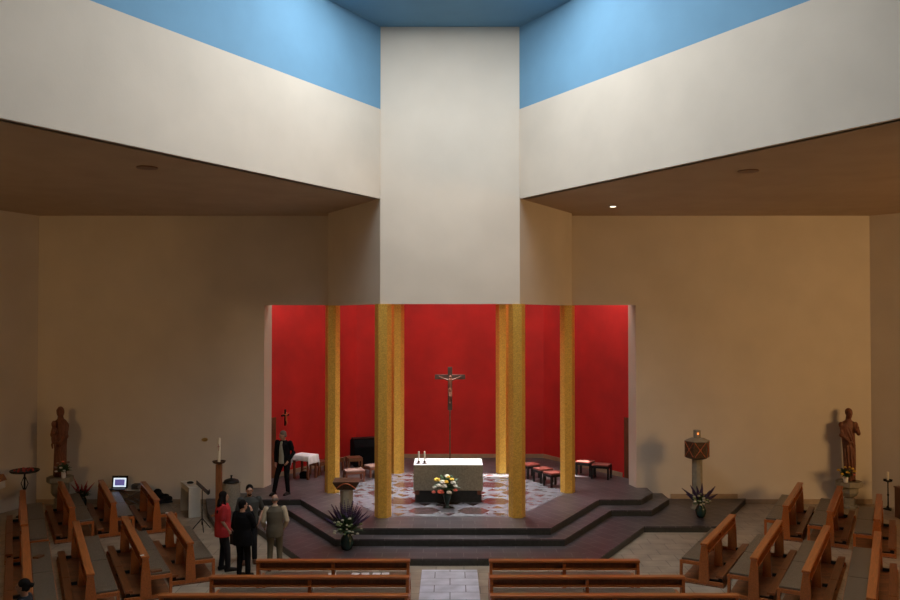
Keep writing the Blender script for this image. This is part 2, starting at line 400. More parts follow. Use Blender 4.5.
# ================================================================ PEWS
def pew(L, loc, rz, label, group, mid=True):
    t = thing('pew', label, 'pew', loc, rz, group)
    h = L/2
    for s in (-1, 1):
        x0, x1 = (-h, -h+.06) if s < 0 else (h-.06, h)
        bm = B()
        prism_x(bm, [(-.11, 0), (.11, 0), (.09, .45), (.045, .80), (-.065, .80), (-.095, .45)], x0, x1)
        prism_x(bm, [(.11, 0), (.50, 0), (.50, .07), (.11, .07)], x0, x1)
        prism_x(bm, [(.44, .07), (.50, .07), (.50, .44), (.44, .44)], x0, x1)
        prism_x(bm, [(.09, .37), (.44, .37), (.44, .44), (.09, .44)], x0, x1)
        prism_x(bm, [(-.40, 0), (-.11, 0), (-.11, .07), (-.40, .07)], x0, x1)
        obj('end_panel', bm, WOOD, t, bevel=.006)
    if mid:
        bm = B(); prism_x(bm, [(-.08, 0), (.10, 0), (.08, .42), (.05, .78), (-.05, .78), (-.07, .42)], -.03, .03)
        prism_x(bm, [(.10, .33), (.42, .33), (.42, .40), (.10, .40)], -.03, .03)
        obj('middle_support', bm, WOOD, t)
    obj('seat', bbox(B(), -h+.06, h-.06, .09, .49, .40, .435), WOOD, t, bevel=.005)
    bm = B(); n = 2
    for k in range(n): bbox(bm, -h+.07+k*(L-.14)/n, -h+.07+(k+1)*(L-.14)/n-.008, .10, .475, .435, .475)
    obj('seat_cushion', bm, CUSH, t, bevel=.012, label='grey seat cushion')
    obj('top_rail', bbox(B(), -h-.01, h+.01, -.085, .065, .80, .85), WOOD, t, bevel=.012)
    obj('backrest', bbox(B(), -h+.06, h-.06, .01, .04, .69, .80), DWOOD, t)  # darker wood puts the shade under the top rail into the colour
    obj('book_shelf', bbox(B(), -h+.06, h-.06, -.10, .04, .67, .69), WOOD, t)
    k_ = obj('kneeler', bbox(bbox(B(), -h+.04, -.005, -.39, -.24, .15, .20), .005, h-.04, -.39, -.24, .15, .20), KWOOD, t, bevel=.006)
    for x in (-h+.12, 0, h-.12):
        obj('kneeler_bracket', bbox(bbox(B(), x-.03, x+.03, -.36, -.28, 0, .15), x-.03, x+.03, -.28, -.10, .03, .09), BLACK, k_, label='black kneeler bracket')
    return t
def pew_line(near, far, sgn, label, group):
    dx, dy = far[0]-near[0], far[1]-near[1]; L = math.hypot(dx, dy)
    a = math.atan2(dy, dx) if sgn > 0 else math.atan2(-dy, -dx)
    return pew(L, ((near[0]+far[0])/2, (near[1]+far[1])/2, 0.0 + .021), a, label, group), L, a
# centre rows
rows = [(16.46, .77, 3.70, 'front', 3.78), (15.44, .73, 4.30, 'second', 4.40), (14.43, .70, 4.93, 'third', 4.98)]
for (y, x0, x1, nm, xl) in rows:
    for s in (-1, 1):
        a, b = (x0, x1) if s > 0 else (-xl, -x0)
        if s < 0: a, b = a, b - .02
        side = 'right' if s > 0 else 'left'
        extra = ' with booklets on it' if (s < 0 and nm == 'front') else ''
        p = pew(b-a, ((a+b)/2, y, 0), 0, 'wooden pew %s of the central aisle, %s row from the steps%s' % (side, nm, extra), 'pews in the centre block')
SP = {}
def rail_pt(px, py):
    d = (5.62-.87)*835/(py-316); return ((px-450)/835*d, d)
side = {1: {'A': ((702, 542), (731, 513)), 'B': ((751.5, 556), (777.5, 518.5)), 'C': ((803, 569), (824.5, 524)), 'D': ((867.5, 596), (875, 530)),
            'E': ((783.5, 504.5), (798.5, 481.5)), 'F': ((827.5, 510), (838, 485)), 'G': ((874.3, 518), (877, 493))},
        -1: {'A': ((192.3, 541), (170.8, 510.7)), 'B': ((148, 555), (126.3, 515)), 'C': ((93.2, 572), (78, 519.5)), 'D': ((31.5, 592), (27.7, 525)),
             'E': ((115.5, 501.5), (102.4, 478.8)), 'F': ((74.5, 506), (62.3, 480.4)), 'G': ((27, 523), (24.7, 489))}}
desc = {'A': 'innermost pew of the near %s block, closest to the chancel steps', 'B': 'second pew out from the chancel in the near %s block',
        'C': 'third pew out from the chancel in the near %s block', 'D': 'outermost visible pew of the near %s block, cut by the frame bottom',
        'E': 'short pew by the %s back wall, nearest the chancel of the three with statue', 'F': 'short pew in the far %s block, directly before the statue pedestal',
        'G': 'outermost short pew in the far %s block, near the %s side wall'}
pq = []
for sgn, nm in ((1, 'right'), (-1, 'left')):
    for k, (n, f) in side[sgn].items():
        n, f = rail_pt(*n), rail_pt(*f)
        d = desc[k] % ((nm,) * desc[k].count('%s'))
        if k == 'E': d = 'short pew by the right back wall, innermost of the far right block' if sgn > 0 else 'short pew in front of the laptop table, left back wall'
        pew_line(n, f, sgn, d, 'angled pews on the %s' % nm)
        pq.append((n, f, sgn))
n_, f_ = rail_pt(158.6, 498.5), rail_pt(144.5, 480.5)
pew_line(n_, f_, -1, 'short pew with black jackets on it, beside the white console', 'angled pews on the left')
pq.append((n_, f_, -1))
bm = B()
for n, f, s in pq:                        # wooden floor pads beneath the pews
    u = Vector((f[0]-n[0], f[1]-n[1])).normalized(); v = Vector((-u.y, u.x)) * (1 if s > 0 else -1)
    a = Vector(n) - u*.02; b = Vector(f) + u*.02
    p = [a - v*.41, b - v*.41, b + v*.51, a + v*.51]
    prism(bm, [tuple(q) for q in (p if s < 0 else p[::-1])], 0, .02)
struct('floor_pads', bm, PARQ)

# booklets on the front left pew and small books on side pews
BOOKLET = mat('booklet_cover', (.7, .62, .6), .6, var=.25, scale=30)
for i, (px, rz) in enumerate(((333, .1), (356, -.2), (366, .15), (377, -.1), (386, .05))):
    x = (px-450)/835*16.75
    where = ['leftmost of the booklets', 'second booklet from the left', 'middle booklet', 'fourth booklet from the left', 'booklet nearest the aisle'][i]
    bm = B(); box(bm, (0, 0, .006), (.15, .13, .012)); o = obj('booklet', bm, BOOKLET, loc=(x, 16.74, .4755), rz=rz)
    tag(o, where + ', white, on the front left pew seat', 'booklet', 'song booklets')
def on_px(px, py, z):
    d = (5.62-z)*835/(py-316); return ((px-450)/835*d, d, z)
for px, py, rz, lab in ((158, 570, .6, 'dark small book on the seat of the second angled pew, left side'), (41, 556, 1.4, 'thin dark book on the seat of the third angled pew, left side')):
    l = on_px(px, py, .4965); bm = B(); box(bm, (0, 0, .02), (.20, .13, .04)); tag(obj('hymn_book', bm, DWOOD, loc=l, rz=rz), lab, 'book')
for px, py, lab in ((168, 512, 'small white card on the far end of the innermost left pew rail'), (144, 554, 'small white tag on the near end of the second left pew rail')):
    l = on_px(px, py, .872); bm = B(); box(bm, (0, 0, .004), (.07, .05, .008)); tag(obj('paper_card', bm, WHITE, loc=l, rz=.6), lab, 'card')

# ================================================================ ALTAR
FRD = mat('reddish_stone', (.20, .06, .03), .6)
t = thing('altar', 'grey granite block altar with bright white top, on the mosaic floor', 'altar', (-.03, 23.38, PZ+.009))
obj('altar_block', bbox(B(), -.97, .93, -.48, .48, .36, 1.055), GRANITE, t, bevel=.01)
obj('plinth', bbox(B(), -.93, .89, -.30, .36, 0, .36), RISER, t)  # recessed base; its dark width also stands in for the shadow beneath
obj('altar_cloth', bbox(B(), -.965, .925, -.475, .475, 1.055, 1.07), WHITE, t, bevel=.004, label='white altar cloth')
for s in (-.87, .83): obj('foot', bbox(B(), s-.05, s+.05, -.42, -.301, .24, .36), FRD, t, label='reddish stone bracket')
for x, lab in ((-.86, 'left of the two white altar candles, on a low bronze holder'), (-.70, 'right of the two white altar candles, on a low bronze holder')):
    c = thing('altar_candle', lab, 'candle', (x, 23.08, PZ+1.079), group='candles on the altar')
    obj('holder', lathe(B(), [(.075, 0), (.08, .015), (.03, .03), (.03, .05), (.045, .06), (.03, .08)], n=16), BRONZE, c, smooth=False)
    obj('candle', lathe(B(), [(.022, .07), (.022, .33), (.01, .335)], n=12), WAX, c)

# ---- flowers
def blossom(bm, c, r, n=9):
    c = Vector(c)
    ball(bm, c, r*.45, 8)
    for k in range(n):
        a = 2*math.pi*k/n; z = .25 if k % 2 else -.1
        ball(bm, c + Vector((math.cos(a)*r*.6, math.sin(a)*r*.6*.8, z*r)), (r*.38, r*.38, r*.25), 6)
    for k in range(5):
        a = 2*math.pi*k/5+.3; ball(bm, c + Vector((math.cos(a)*r*.3, math.sin(a)*r*.3, r*.4)), (r*.28, r*.28, r*.22), 6)
    return bm
def leaf(bm, base, tip, w):
    base, tip = Vector(base), Vector(tip); d = tip-base; s = d.cross(Vector((0, 0, 1)))
    s = (s.normalized() if s.length > 1e-4 else Vector((1, 0, 0)))*w; up = s.cross(d).normalized()*w*.25
    pts = [(0, .15), (.3, .8), (.55, 1), (.8, .6), (1, .03)]
    prev = None
    for t_, k in pts:
        c = base + d*t_ + Vector((0, 0, 1))*(.12*d.length*math.sin(t_*3.1))
        row = [bm.verts.new(c - s*k), bm.verts.new(c + up*k), bm.verts.new(c + s*k), bm.verts.new(c - up*.15)]
        if prev:
            for q in range(4): bm.faces.new((prev[q], prev[(q+1) % 4], row[(q+1) % 4], row[q]))
        prev = row
def spike(bm, base, tip, r):
    base, tip = Vector(base), Vector(tip); n = 11
    tube(bm, [base, tip], [.006, .003], 5)
    for k in range(n):
        t_ = .45 + .55*k/(n-1); rr = r*(1.1 - .8*(k/(n-1)))
        a = k*2.4; c = base.lerp(tip, t_)
        for q in range(3):
            aa = a + q*2.1
            ball(bm, c + Vector((math.cos(aa), math.sin(aa), 0))*rr*.7, (rr*.7, rr*.7, rr*.8), 6)
    return bm
def bouquet(t, c, rad, height, nl, flowers, spikes=(), leafw=.025, seed=1, neck=.3):
    rnd = random.Random(seed); c = Vector(c); bm = B()
    for k in range(nl):
        a = rnd.uniform(0, 6.28); e = rnd.uniform(.1, 1.2); L_ = rnd.uniform(.6, 1.0)
        tip = c + Vector((math.cos(a)*rad*math.cos(e)*L_*1.05, math.sin(a)*rad*math.cos(e)*L_, height*math.sin(e)*L_ - .02))
        leaf(bm, c + (tip-c)*.25, tip, leafw*rnd.uniform(.7, 1.4))
    for k in range(10):
        a = rnd.uniform(0, 6.28); tube(bm, [c - Vector((0, 0, neck*.5)), c + Vector((math.cos(a)*rad*.5, math.sin(a)*rad*.5, height*.6))], .005, 5)
    obj('foliage', bm, GREEN, t)
    for (m, dx, dz, r) in flowers:
        dy = -math.sqrt(max(0, 1 - min(1, (dx/rad)**2*.8 + ((dz)/height)**2*.6)))*rad*.7
        obj('blossom', blossom(B(), c + Vector((dx, dy, dz)), r), m, t, smooth=True)
        tube(bm := B(), [c, c + Vector((dx, dy, dz))], .005, 5); obj('stem', bm, GREEN, t)
    for (m, dx, dz, r) in spikes:
        dy = rnd.uniform(-.6, .5)*rad*.8
        obj('flower_spike', spike(B(), c, c + Vector((dx, dy, dz)), r), m, t, smooth=True)
VASE = [(.05, 0), (.09, .02), (.12, .10), (.13, .18), (.10, .26), (.06, .31), (.075, .35), (.06, .35), (.04, .30), (.03, .1)]
t = thing('altar_bouquet', 'round bouquet of yellow, white and coral flowers in green vase before the altar', 'flowers', (-.08, 22.48, PZ+.01)); t.scale = (1.1, 1.1, 1.08)
obj('vase', lathe(B(), [(.05, 0), (.11, .01), (.06, .03), (.05, .10), (.10, .25), (.15, .42), (.14, .42), (.08, .25)], n=20), DKGRN, t, smooth=True)
bouquet(t, (0, 0, .46), .40, .42, 110, [
    (YEL, -.24, .26, .085), (WHT, -.30, .08, .06), (WHT, -.20, .13, .07), (WHT, -.10, .22, .085), (WHT, .0, .36, .06), (YEL, -.02, .22, .07), (YEL, .03, .34, .055),
    (YEL, .12, .28, .06), (WHT, .15, .2, .075), (WHT, -.07, .12, .08), (CORAL, -.15, -.02, .09), (WHT, .05, -.03, .07), (CORAL, .20, .02, .06), (CORAL, -.32, -.04, .055), (WHT, .2, .12, .06)], leafw=.045, seed=3)
t = thing('purple_flower_arrangement', 'tall arrangement of purple flower spikes and white blooms on the left chancel step', 'flowers', (-2.41, 19.60, .161)); t.scale = (1.05, 1.0, 1.05)
obj('vase', lathe(B(), [(r*1.2, z*1.1) for r, z in VASE], n=20), DKGRN, t, smooth=True)
rn = random.Random(5)
sp_ = []
for k in range(34):
    a = rn.uniform(-1, 1); sp_.append((PURP, .50*a + rn.uniform(-.05, .05), (.78 - .42*abs(a)**1.6)*rn.uniform(.72, 1.05), rn.uniform(.024, .034)))
fl_ = []
for k in range(26):
    a = rn.uniform(-1, 1); fl_.append((rn.choice((DULLW, DULLW, GRNB)), .36*a, rn.uniform(.0, .36)*(1.1-.5*abs(a)), rn.uniform(.024, .042)))
bouquet(t, (0, 0, .4), .42, .55, 170, fl_, sp_, leafw=.022, seed=8)
t = thing('flower_vase', 'dark vase with purple spikes and white flowers below the tabernacle pillar', 'flowers', (6.80, 22.75, .161)); t.scale = (1.12, 1.1, 1.12)
obj('vase', lathe(B(), VASE, n=20), DKGRN, t, smooth=True)
sp_ = [(PURP, -.42, .35, .036), (PURP, -.33, .22, .036), (PURP, -.26, .45, .036), (PURP, -.17, .3, .036), (PURP, -.1, .42, .036), (PURP, .05, .48, .036), (PURP, .2, .33, .036), (PURP, .33, .42, .038), (PURP, .42, .22, .036), (PURP, .28, .2, .036)]
bouquet(t, (0, 0, .33), .30, .32, 80, [(random.choice((DULLW, WHT, DULLW, GRNB)), random.uniform(-.22, .2), random.uniform(.0, .28), random.uniform(.028, .045)) for _ in range(20)], sp_, seed=9)

# ================================================================ PEOPLE (skin and cloth grown as closed volumes)
def hand(bm, wrist, d, nrm, side, curl=.5):
    wrist, d, nrm = Vector(wrist), Vector(d).normalized(), Vector(nrm).normalized()
    s = d.cross(nrm).normalized()*side; nrm = s.cross(d).normalized() if side > 0 else d.cross(s).normalized()
    M = Matrix((s, d, nrm)).transposed()
    palm = wrist + d*.05
    q = bmesh.ops.create_uvsphere(bm, u_segments=12, v_segments=8, radius=1)
    for v in q['verts']: v.co = palm + M @ Vector((v.co.x*.043, v.co.y*.055, v.co.z*.017))
    for k, (off, ln) in enumerate(((-.033, .072), (-.011, .082), (.011, .077), (.032, .06))):
        p = wrist + d*.088 + s*off; pts = [p - d*.02, p]; dd = d.copy()
        for g in range(3):
            dd = (dd + nrm*curl*.55).normalized(); p = p + dd*ln/3*1.05; pts.append(p.copy())
        tube(bm, pts, [.0095, .0095, .009, .0085, .0075], 7, True)
    p = wrist + d*.03 - s*.03
    tube(bm, [p, p + d*.025 - s*.028 + nrm*.01, p + d*.055 - s*.036 + nrm*.022, p + d*.078 - s*.03 + nrm*.03], [.013, .0115, .010, .0085], 7, True)
def limb(bm, pts, rad): tube(bm, pts, rad, 12, True)
def person(name_label, loc, rz, H=1.75, stride=((-.1, 0), (.1, .1)), lean=0., arms=None, top=BLKCL, sleeves='long', legs=BLKCL, hair='short', hairm=HAIRD,
           coat_len=.86, bulk=1., headturn=0., headtilt=0., belly=1.0, vest=None, undershirt=None, collar=None, female=False, shoes=BLACK, group=None):
    k = H/1.75
    t = thing('person', name_label, 'person', loc, rz, group); t.scale = (k, k, k)
    sw = .175 if female else .20
    lx = lambda z: lean*max(0, z-.92)          # forward lean (+y)
    def P(x, y, z): return Vector((x, y+lx(z), z))
    shl, shr = P(-sw, 0, 1.42), P(sw, 0, 1.42)
    arms = arms or {}
    (el, wl) = arms.get('l', ((-.25, -.03, 1.13), (-.24, .06, .88))); (er, wr) = arms.get('r', ((.25, -.03, 1.13), (.24, .06, .88)))
    el, wl, er, wr = P(*el), P(*wl), P(*er), P(*wr)
    hips = [Vector((-.09, 0, .9)), Vector((.09, 0, .9))]
    feet = [Vector((stride[0][0], stride[0][1], .08)), Vector((stride[1][0], stride[1][1], .08))]
    knees = [(hips[i]+feet[i])/2 + Vector((0, .035, .03)) for i in range(2)]
    hc = P(0, .02, 1.63) + Vector((math.sin(headturn)*-.0, headtilt*.06, -abs(headtilt)*.02))
    HM = Matrix.Rotation(headturn, 3, 'Z') @ Matrix.Rotation(-headtilt, 3, 'X')
    hp = lambda x, y, z: hc + HM @ Vector((x, y, z))
    bm = B()
    rot = HM.to_quaternion()
    ball(bm, hp(0, -.01, .02), (.074, .092, .098), 20, rot); ball(bm, hp(0, .015, -.045), (.056, .068, .07), 16, rot); ball(bm, hp(0, .05, -.09), (.028, .025, .02), 10, rot)
    tube(bm, [hp(0, .086, .02), hp(0, .104, -.022), hp(0, .088, -.03)], [.009, .015, .012], 8, True)      # nose
    ball(bm, hp(0, .075, .035), (.055, .02, .012), 12, rot)                                                 # brow
    tube(bm, [hp(-.022, .078, -.062), hp(0, .087, -.06), hp(.022, .078, -.062)], [.006, .009, .006], 7, True) # lips
    for s in (-1, 1): ball(bm, hp(s*.076, -.005, -.008), (.011, .02, .032), 8, rot)
    limb(bm, [P(0, -.015, 1.40), P(0, -.005, 1.50), hp(0, -.015, -.05)], [.068, .056, .055])
    loft(bm, [(0, lx(z), z, rx, ry*belly) for z, rx, ry in ((.84, .15, .10), (.95, .165, .11), (1.1, .14, .10), (1.25, .16, .11), (1.38, .175*sw/.2, .10), (1.46, .10, .07))], 20)
    for (a, b, c, s) in ((shl, el, wl, -1), (shr, er, wr, 1)):
        limb(bm, [a, a.lerp(b, .5), b, b.lerp(c, .5), c], [.052, .045, .038, .035, .026])
        hand(bm, c, (c-b), Vector((-s, 0, 0)) if abs((c-b).normalized().x) < .8 else Vector((0, 1, 0)), s, .45)
    for i in range(2):
        limb(bm, [hips[i], hips[i].lerp(knees[i], .5), knees[i], knees[i].lerp(feet[i], .4), feet[i]], [.088, .075, .054, .052, .04])
        limb(bm, [feet[i]+Vector((0, -.03, -.035)), feet[i]+Vector((0, .08, -.045)), feet[i]+Vector((0, .15, -.055))], [.032, .032, .022])
    obj('body', bm, SKIN, t, voxel=.009)
    for s in (-1, 1): obj('eye', ball(B(), hp(s*.03, .079, .012), (.011, .008, .006), 8, rot), BLACK, t, label='dark eye')
    # top
    bm = B()
    fl = .02 if female else .0
    loft(bm, [(0, lx(z), z, (rx+.012)*bulk, (ry*belly+.012)*bulk) for z, rx, ry in ((coat_len, .17+fl, .125), (.96, .172+fl, .125), (1.1, .152, .115), (1.25, .172, .122), (1.38, .185*sw/.2, .112), (1.46, .105, .08), (1.49, .07, .07))], 24)
    for (a, b, c) in ((shl, el, wl), (shr, er, wr)):
        if sleeves == 'long': limb(bm, [a, a.lerp(b, .5), b, b.lerp(c, .5), b.lerp(c, .95)], [.068*bulk, .062*bulk, .056*bulk, .05*bulk, .043])
        elif sleeves == 'short': limb(bm, [a, a.lerp(b, .5), a.lerp(b, .85)], [.068, .062, .060])
        else: ball(bm, a, .06, 12)
    obj('jacket' if top is BLKCL else 'shirt' if not vest else 'vest', bm, top, t, voxel=.012)
    if undershirt:                                  # open jacket: shirt front, or shirt sleeves under a vest
        bm = B()
        if vest:
            for (a, b, c) in ((shl, el, wl), (shr, er, wr)): limb(bm, [a, a.lerp(b, .5), b, b.lerp(c, .5), b.lerp(c, .9)], [.072, .07, .066, .058, .05])
            loft(bm, [(0, lx(1.46), 1.44, .08, .078), (0, lx(1.5), 1.515, .066, .066)], 16)
        else:
            loft(bm, [(0, lx(z)+dy, z, rx, .035) for z, rx, dy in ((.86, .10, .12), (.98, .095, .118), (1.1, .085, .112), (1.25, .075, .12), (1.38, .06, .108), (1.47, .04, .075))], 16)
        obj('shirt', bm, undershirt, t, voxel=.01, label='pale shirt')
    # trousers
    bm = B()
    loft(bm, [(0, 0, .80, .165, .115), (0, 0, .90, .172, .12), (0, lx(1.0), 1.0, .155, .11)], 20)
    for i in range(2):
        limb(bm, [hips[i]+Vector((0, 0, -.02)), hips[i].lerp(knees[i], .5), knees[i], knees[i].lerp(feet[i], .5), feet[i]+Vector((0, 0, .02))], [.096, .086, .072, .064, .060])
    obj('trousers', bm, legs, t, voxel=.012)
    for i in range(2):
        f = feet[i]; bm = B()
        limb(bm, [Vector((f.x, f.y-.04, .045)), Vector((f.x, f.y+.07, .045)), Vector((f.x, f.y+.17, .035))], [.045, .045, .035])
        ball(bm, (f.x, f.y-.01, .08), (.045, .05, .04), 10)
        bbox(bm, f.x-.04, f.x+.04, f.y-.07, f.y+.19, 0, .025)
        obj('shoe', bm, shoes, t, voxel=.01)
    # hair
    bm = B()
    ball(bm, hp(0, -.022, .042), (.084, .094, .092), 20, rot)
    for s in (-1, 1): ball(bm, hp(s*.062, -.03, .0), (.024, .05, .055), 12, rot)
    ball(bm, hp(0, -.06, -.01), (.068, .05, .07), 14, rot)
    if hair == 'long':
        for s in (-1, -.5, 0, .5, 1):
            p = hp(s*.06, -.05, .0); limb(bm, [p, P(s*.095, -.075, 1.50), P(s*.11, -.115, 1.34), P(s*.09, -.12, 1.22)], [.04, .045, .042, .025])
        for s in (-1, 1): limb(bm, [hp(s*.07, .01, .02), P(s*.085, .03, 1.5), P(s*.10, .07, 1.36)], [.025, .028, .018])
    if hair == 'bun':
        ball(bm, hp(0, -.125, .02), .042, 12); 
        for q in range(4): tube(bm, [hp(0, -.12, .02), hp(.02*(q-1.5), -.165, .0+.015*q)], [.02, .008], 6, True)
    if hair == 'bald':
        bm.free(); bm = B()
        for s in (-1, 1): ball(bm, hp(s*.06, -.03, -.01), (.024, .055, .04), 12, rot)
        ball(bm, hp(0, -.07, -.01), (.062, .038, .05), 14, rot)
    obj('hair', bm, hairm, t, voxel=.01)
    if hair == 'beard': pass
    return t, P, hp
CRIM = mat('red_shirt', (.36, .012, .014), .85, var=.15)
DENIM = mat('dark_denim', (.006, .007, .011), .9, var=.25)
GREYSH = mat('grey_green_shirt', (.036, .036, .031), .9, var=.2)
VESTM = mat('olive_vest', (.085, .066, .04), .9, var=.15)
KHAKI = mat('khaki_cloth', (.11, .09, .055), .9, var=.1)
TAN = mat('beige_shirt', (.42, .33, .22), .85, var=.1)
PALE = mat('pale_grey_shirt', (.30, .29, .23), .85, var=.1)
BROWNSH = mat('brown_leather', (.10, .04, .02), .5)
t, P, hp = person('person in a red shirt and dark jeans with long dark hair, standing in profile', (-5.02, 18.55, .0), R(-68), 1.74, ((-.1, -.02), (.1, .10)), top=CRIM, sleeves='short', legs=DENIM,
       hair='long', female=True, coat_len=.78, bulk=1.18, belly=1.15, arms={'l': ((-.24, .0, 1.14), (-.18, .16, .96)), 'r': ((.22, -.04, 1.14), (.19, .10, .92))})
t, P, hp = person('person all in black with dark hair, seen from behind, hand raised to the face', (-4.46, 18.05, .0), R(-22), 1.66, ((-.09, 0), (.11, .05)), top=BLKCL, legs=BLKCL, hair='short', female=True, coat_len=.74, bulk=1.2,
       headturn=R(-30), arms={'r': ((.24, .10, 1.18), (.13, .16, 1.46)), 'l': ((-.25, .0, 1.14), (-.2, .12, .95))})
obj('handbag', box(box(B(), (-.24, .04, .86), (.10, .26, .24)), (-.24, .04, 1.0), (.05, .22, .05)), BLACK, t, bevel=.02)
t, P, hp = person('person in a dark grey shirt with short dark hair, facing the camera, hand on hip', (-4.58, 19.15, .0), R(197), 1.77, ((-.12, 0), (.12, .04)), top=GREYSH, sleeves='short', legs=DENIM, hair='short', belly=1.2, shoes=BROWNSH,
       arms={'l': ((-.30, -.06, 1.16), (-.22, .06, .95)), 'r': ((.27, -.02, 1.15), (.20, .12, .95))}, bulk=1.12, headtilt=.1)
obj('beard', ball(ball(B(), hp(0, .055, -.085), (.045, .035, .03), 12), hp(0, .08, -.045), (.028, .012, .008), 8), HAIRD, t, smooth=True)
t, P, hp = person('person in an olive vest and khaki trousers holding a white sheet, back to the camera', (-3.87, 18.55, .0), R(12), 1.66, ((-.12, 0), (.12, .03)), top=VESTM, vest=True, undershirt=TAN, sleeves='none', legs=KHAKI, hair='bald', hairm=HAIRG, belly=1.2,
       lean=.10, headtilt=.35, coat_len=.80, bulk=1.1, arms={'l': ((-.26, .0, 1.15), (-.25, .20, .99)), 'r': ((.27, -.02, 1.15), (.22, .14, .97))}, shoes=BROWNSH)
bm = B(); box(bm, (0, 0, 0), (.15, .21, .004)); q = obj('paper_sheet', bm, WHITE, loc=(-4.10, 18.93, 1.0), rz=.3); q.rotation_euler = (.5, 0, .3)
tag(q, 'white sheet of paper held by the person in the olive vest', 'paper')
t, P, hp = person('person in black jacket and pale shirt standing on the chancel by the left opening', (-4.78, 24.15, PZ), R(158), 1.84, ((-.10, -.04), (.24, .12)), top=BLKCL, undershirt=PALE, legs=BLKCL, hair='short', hairm=HAIRG,
       headturn=R(-40), headtilt=.25, lean=.05, coat_len=.80, arms={'l': ((-.27, -.06, 1.15), (-.19, .08, .95)), 'r': ((.25, .0, 1.14), (.22, .08, .90))}, bulk=1.1)
t, P, hp = person('person with dark hair tied in a bun, head just above the bottom left edge', (-6.41, 12.65, .0), R(98), 1.66, top=DENIM, legs=BLKCL, hair='bun', female=True)
t, P, hp = person('person in a dark jacket cut off by the left edge, facing right', (-6.87, 12.5, .0), R(-80), 1.70, top=BLKCL, legs=BLKCL, hair='short', undershirt=PALE)

# ================================================================ CRUCIFIX on a pole
t = thing('processional_crucifix', 'tall dark wooden crucifix on a slim pole behind the altar', 'crucifix', (0, 26.0, PZ+.009))
obj('base', lathe(B(), [(.20, 0), (.20, .03), (.04, .07), (.03, .12)], n=24), BRONZE, t)
obj('pole', tube(B(), [(0, 0, .1), (0, 0, 2.3)], .022, 10), BRONZE, t)
bm = B(); box(bm, (0, 0, 2.88), (.14, .06, 1.34)); box(bm, (0, 0, 3.24), (.95, .055, .15)); obj('cross', bm, VDWOOD, t, bevel=.006)
def corpus(bm, c, k, y=-.07):
    c = Vector(c); P_ = lambda x, yy, z: c + Vector((x*k, y+yy*k, z*k))
    tube(bm, [P_(-.46, 0, .60), P_(-.24, -.02, .50), P_(-.09, -.02, .45), P_(0, -.02, .44), P_(.09, -.02, .45), P_(.24, -.02, .50), P_(.46, 0, .60)], [.028*k, .034*k, .045*k, .06*k, .045*k, .034*k, .028*k], 8, True)
    tube(bm, [P_(0, -.02, .46), P_(0, -.03, .28), P_(.01, -.02, .12), P_(0, -.03, .0)], [.09*k, .085*k, .07*k, .085*k], 10, True)
    for s in (-1, 1): tube(bm, [P_(s*.045, -.03, .0), P_(s*.04+.02, -.09, -.25), P_(s*.015, -.02, -.52), P_(s*.012, -.06, -.60)], [.055*k, .045*k, .03*k, .025*k], 8, True)
    ball(bm, P_(.02, -.06, .60), .062*k, 10); tube(bm, [P_(0, -.03, .5), P_(.02, -.05, .58)], .035*k, 8)
    for s in (-1, 1): ball(bm, P_(s*.49, -.01, .62), .03*k, 8)
    return bm
obj('corpus', corpus(B(), (0, 0, 2.84), .68, -.05), CARVED, t, voxel=.008, label='carved figure on the cross')
t = thing('wall_crucifix', 'small dark crucifix on the red wall above the white cloth table', 'crucifix', (-5.28, 26.83, 2.37), R(60))
bm = B(); box(bm, (0, 0, 0), (.05, .04, .52)); box(bm, (0, 0, .07), (.34, .04, .05)); obj('cross', bm, BLACK, t)
obj('corpus', corpus(B(), (0, 0, -.06), .34, -.03), COPPER, t, voxel=.005, label='copper figure')

# ================================================================ CHAPEL FURNITURE
def stool(loc, rz, cm, lab, grp, w_=.46, h=.42, frame=DWOOD):
    t = thing('stool', lab, 'stool', loc, rz, grp); w2_ = w_/2
    for sx in (-1, 1):
        for sy in (-1, 1): obj('leg', bbox(B(), sx*w2_-.025*sx-.025, sx*w2_-.025*sx+.025, sy*.19-.025, sy*.19+.025, 0, h-.06), frame, t)
    bm = B(); bbox(bm, -w2_, w2_, -.215, -.165, h-.12, h-.05); bbox(bm, -w2_, w2_, .165, .215, h-.12, h-.05); bbox(bm, -w2_, -w2_+.05, -.165, .165, h-.12, h-.05); bbox(bm, w2_-.05, w2_, -.165, .165, h-.12, h-.05)
    obj('apron', bm, frame, t)
    obj('cushion', bbox(B(), -w2_, w2_, -.215, .215, h-.05, h+.005), cm, t, bevel=.018)
z = PZ + .009
FR = mat('reddish_wood', (.17, .055, .025), .45, var=.2)
stool((-3.0, 26.15, PZ), R(20), PINKC, 'pink-cushioned stool just behind the left mosaic floor edge', 'stools left of the altar', .60, .36, FR)
stool((-2.42, 26.95, PZ), R(35), PINKC, 'pink-cushioned stool half hidden by the front left gold column', 'stools left of the altar', .58, .36, FR)
stool((-2.05, 28.15, PZ), R(0), FR, 'reddish wooden stool beside the rear left gold column', 'stools left of the altar', .50, .44, FR)
stool((-4.25, 27.3, PZ), R(55), DWOOD, 'dark wooden stool along the red wall behind the white cloth table', 'dark stools left', .5, .42)
stool((-3.86, 27.85, PZ), R(55), DWOOD, 'dark wooden stool along the red wall, between table and black instrument', 'dark stools left', .5, .42)
stool((-3.22, 28.1, PZ), R(20), DWOOD, 'dark wooden stool right before the black covered instrument', 'dark stools left', .5, .42)
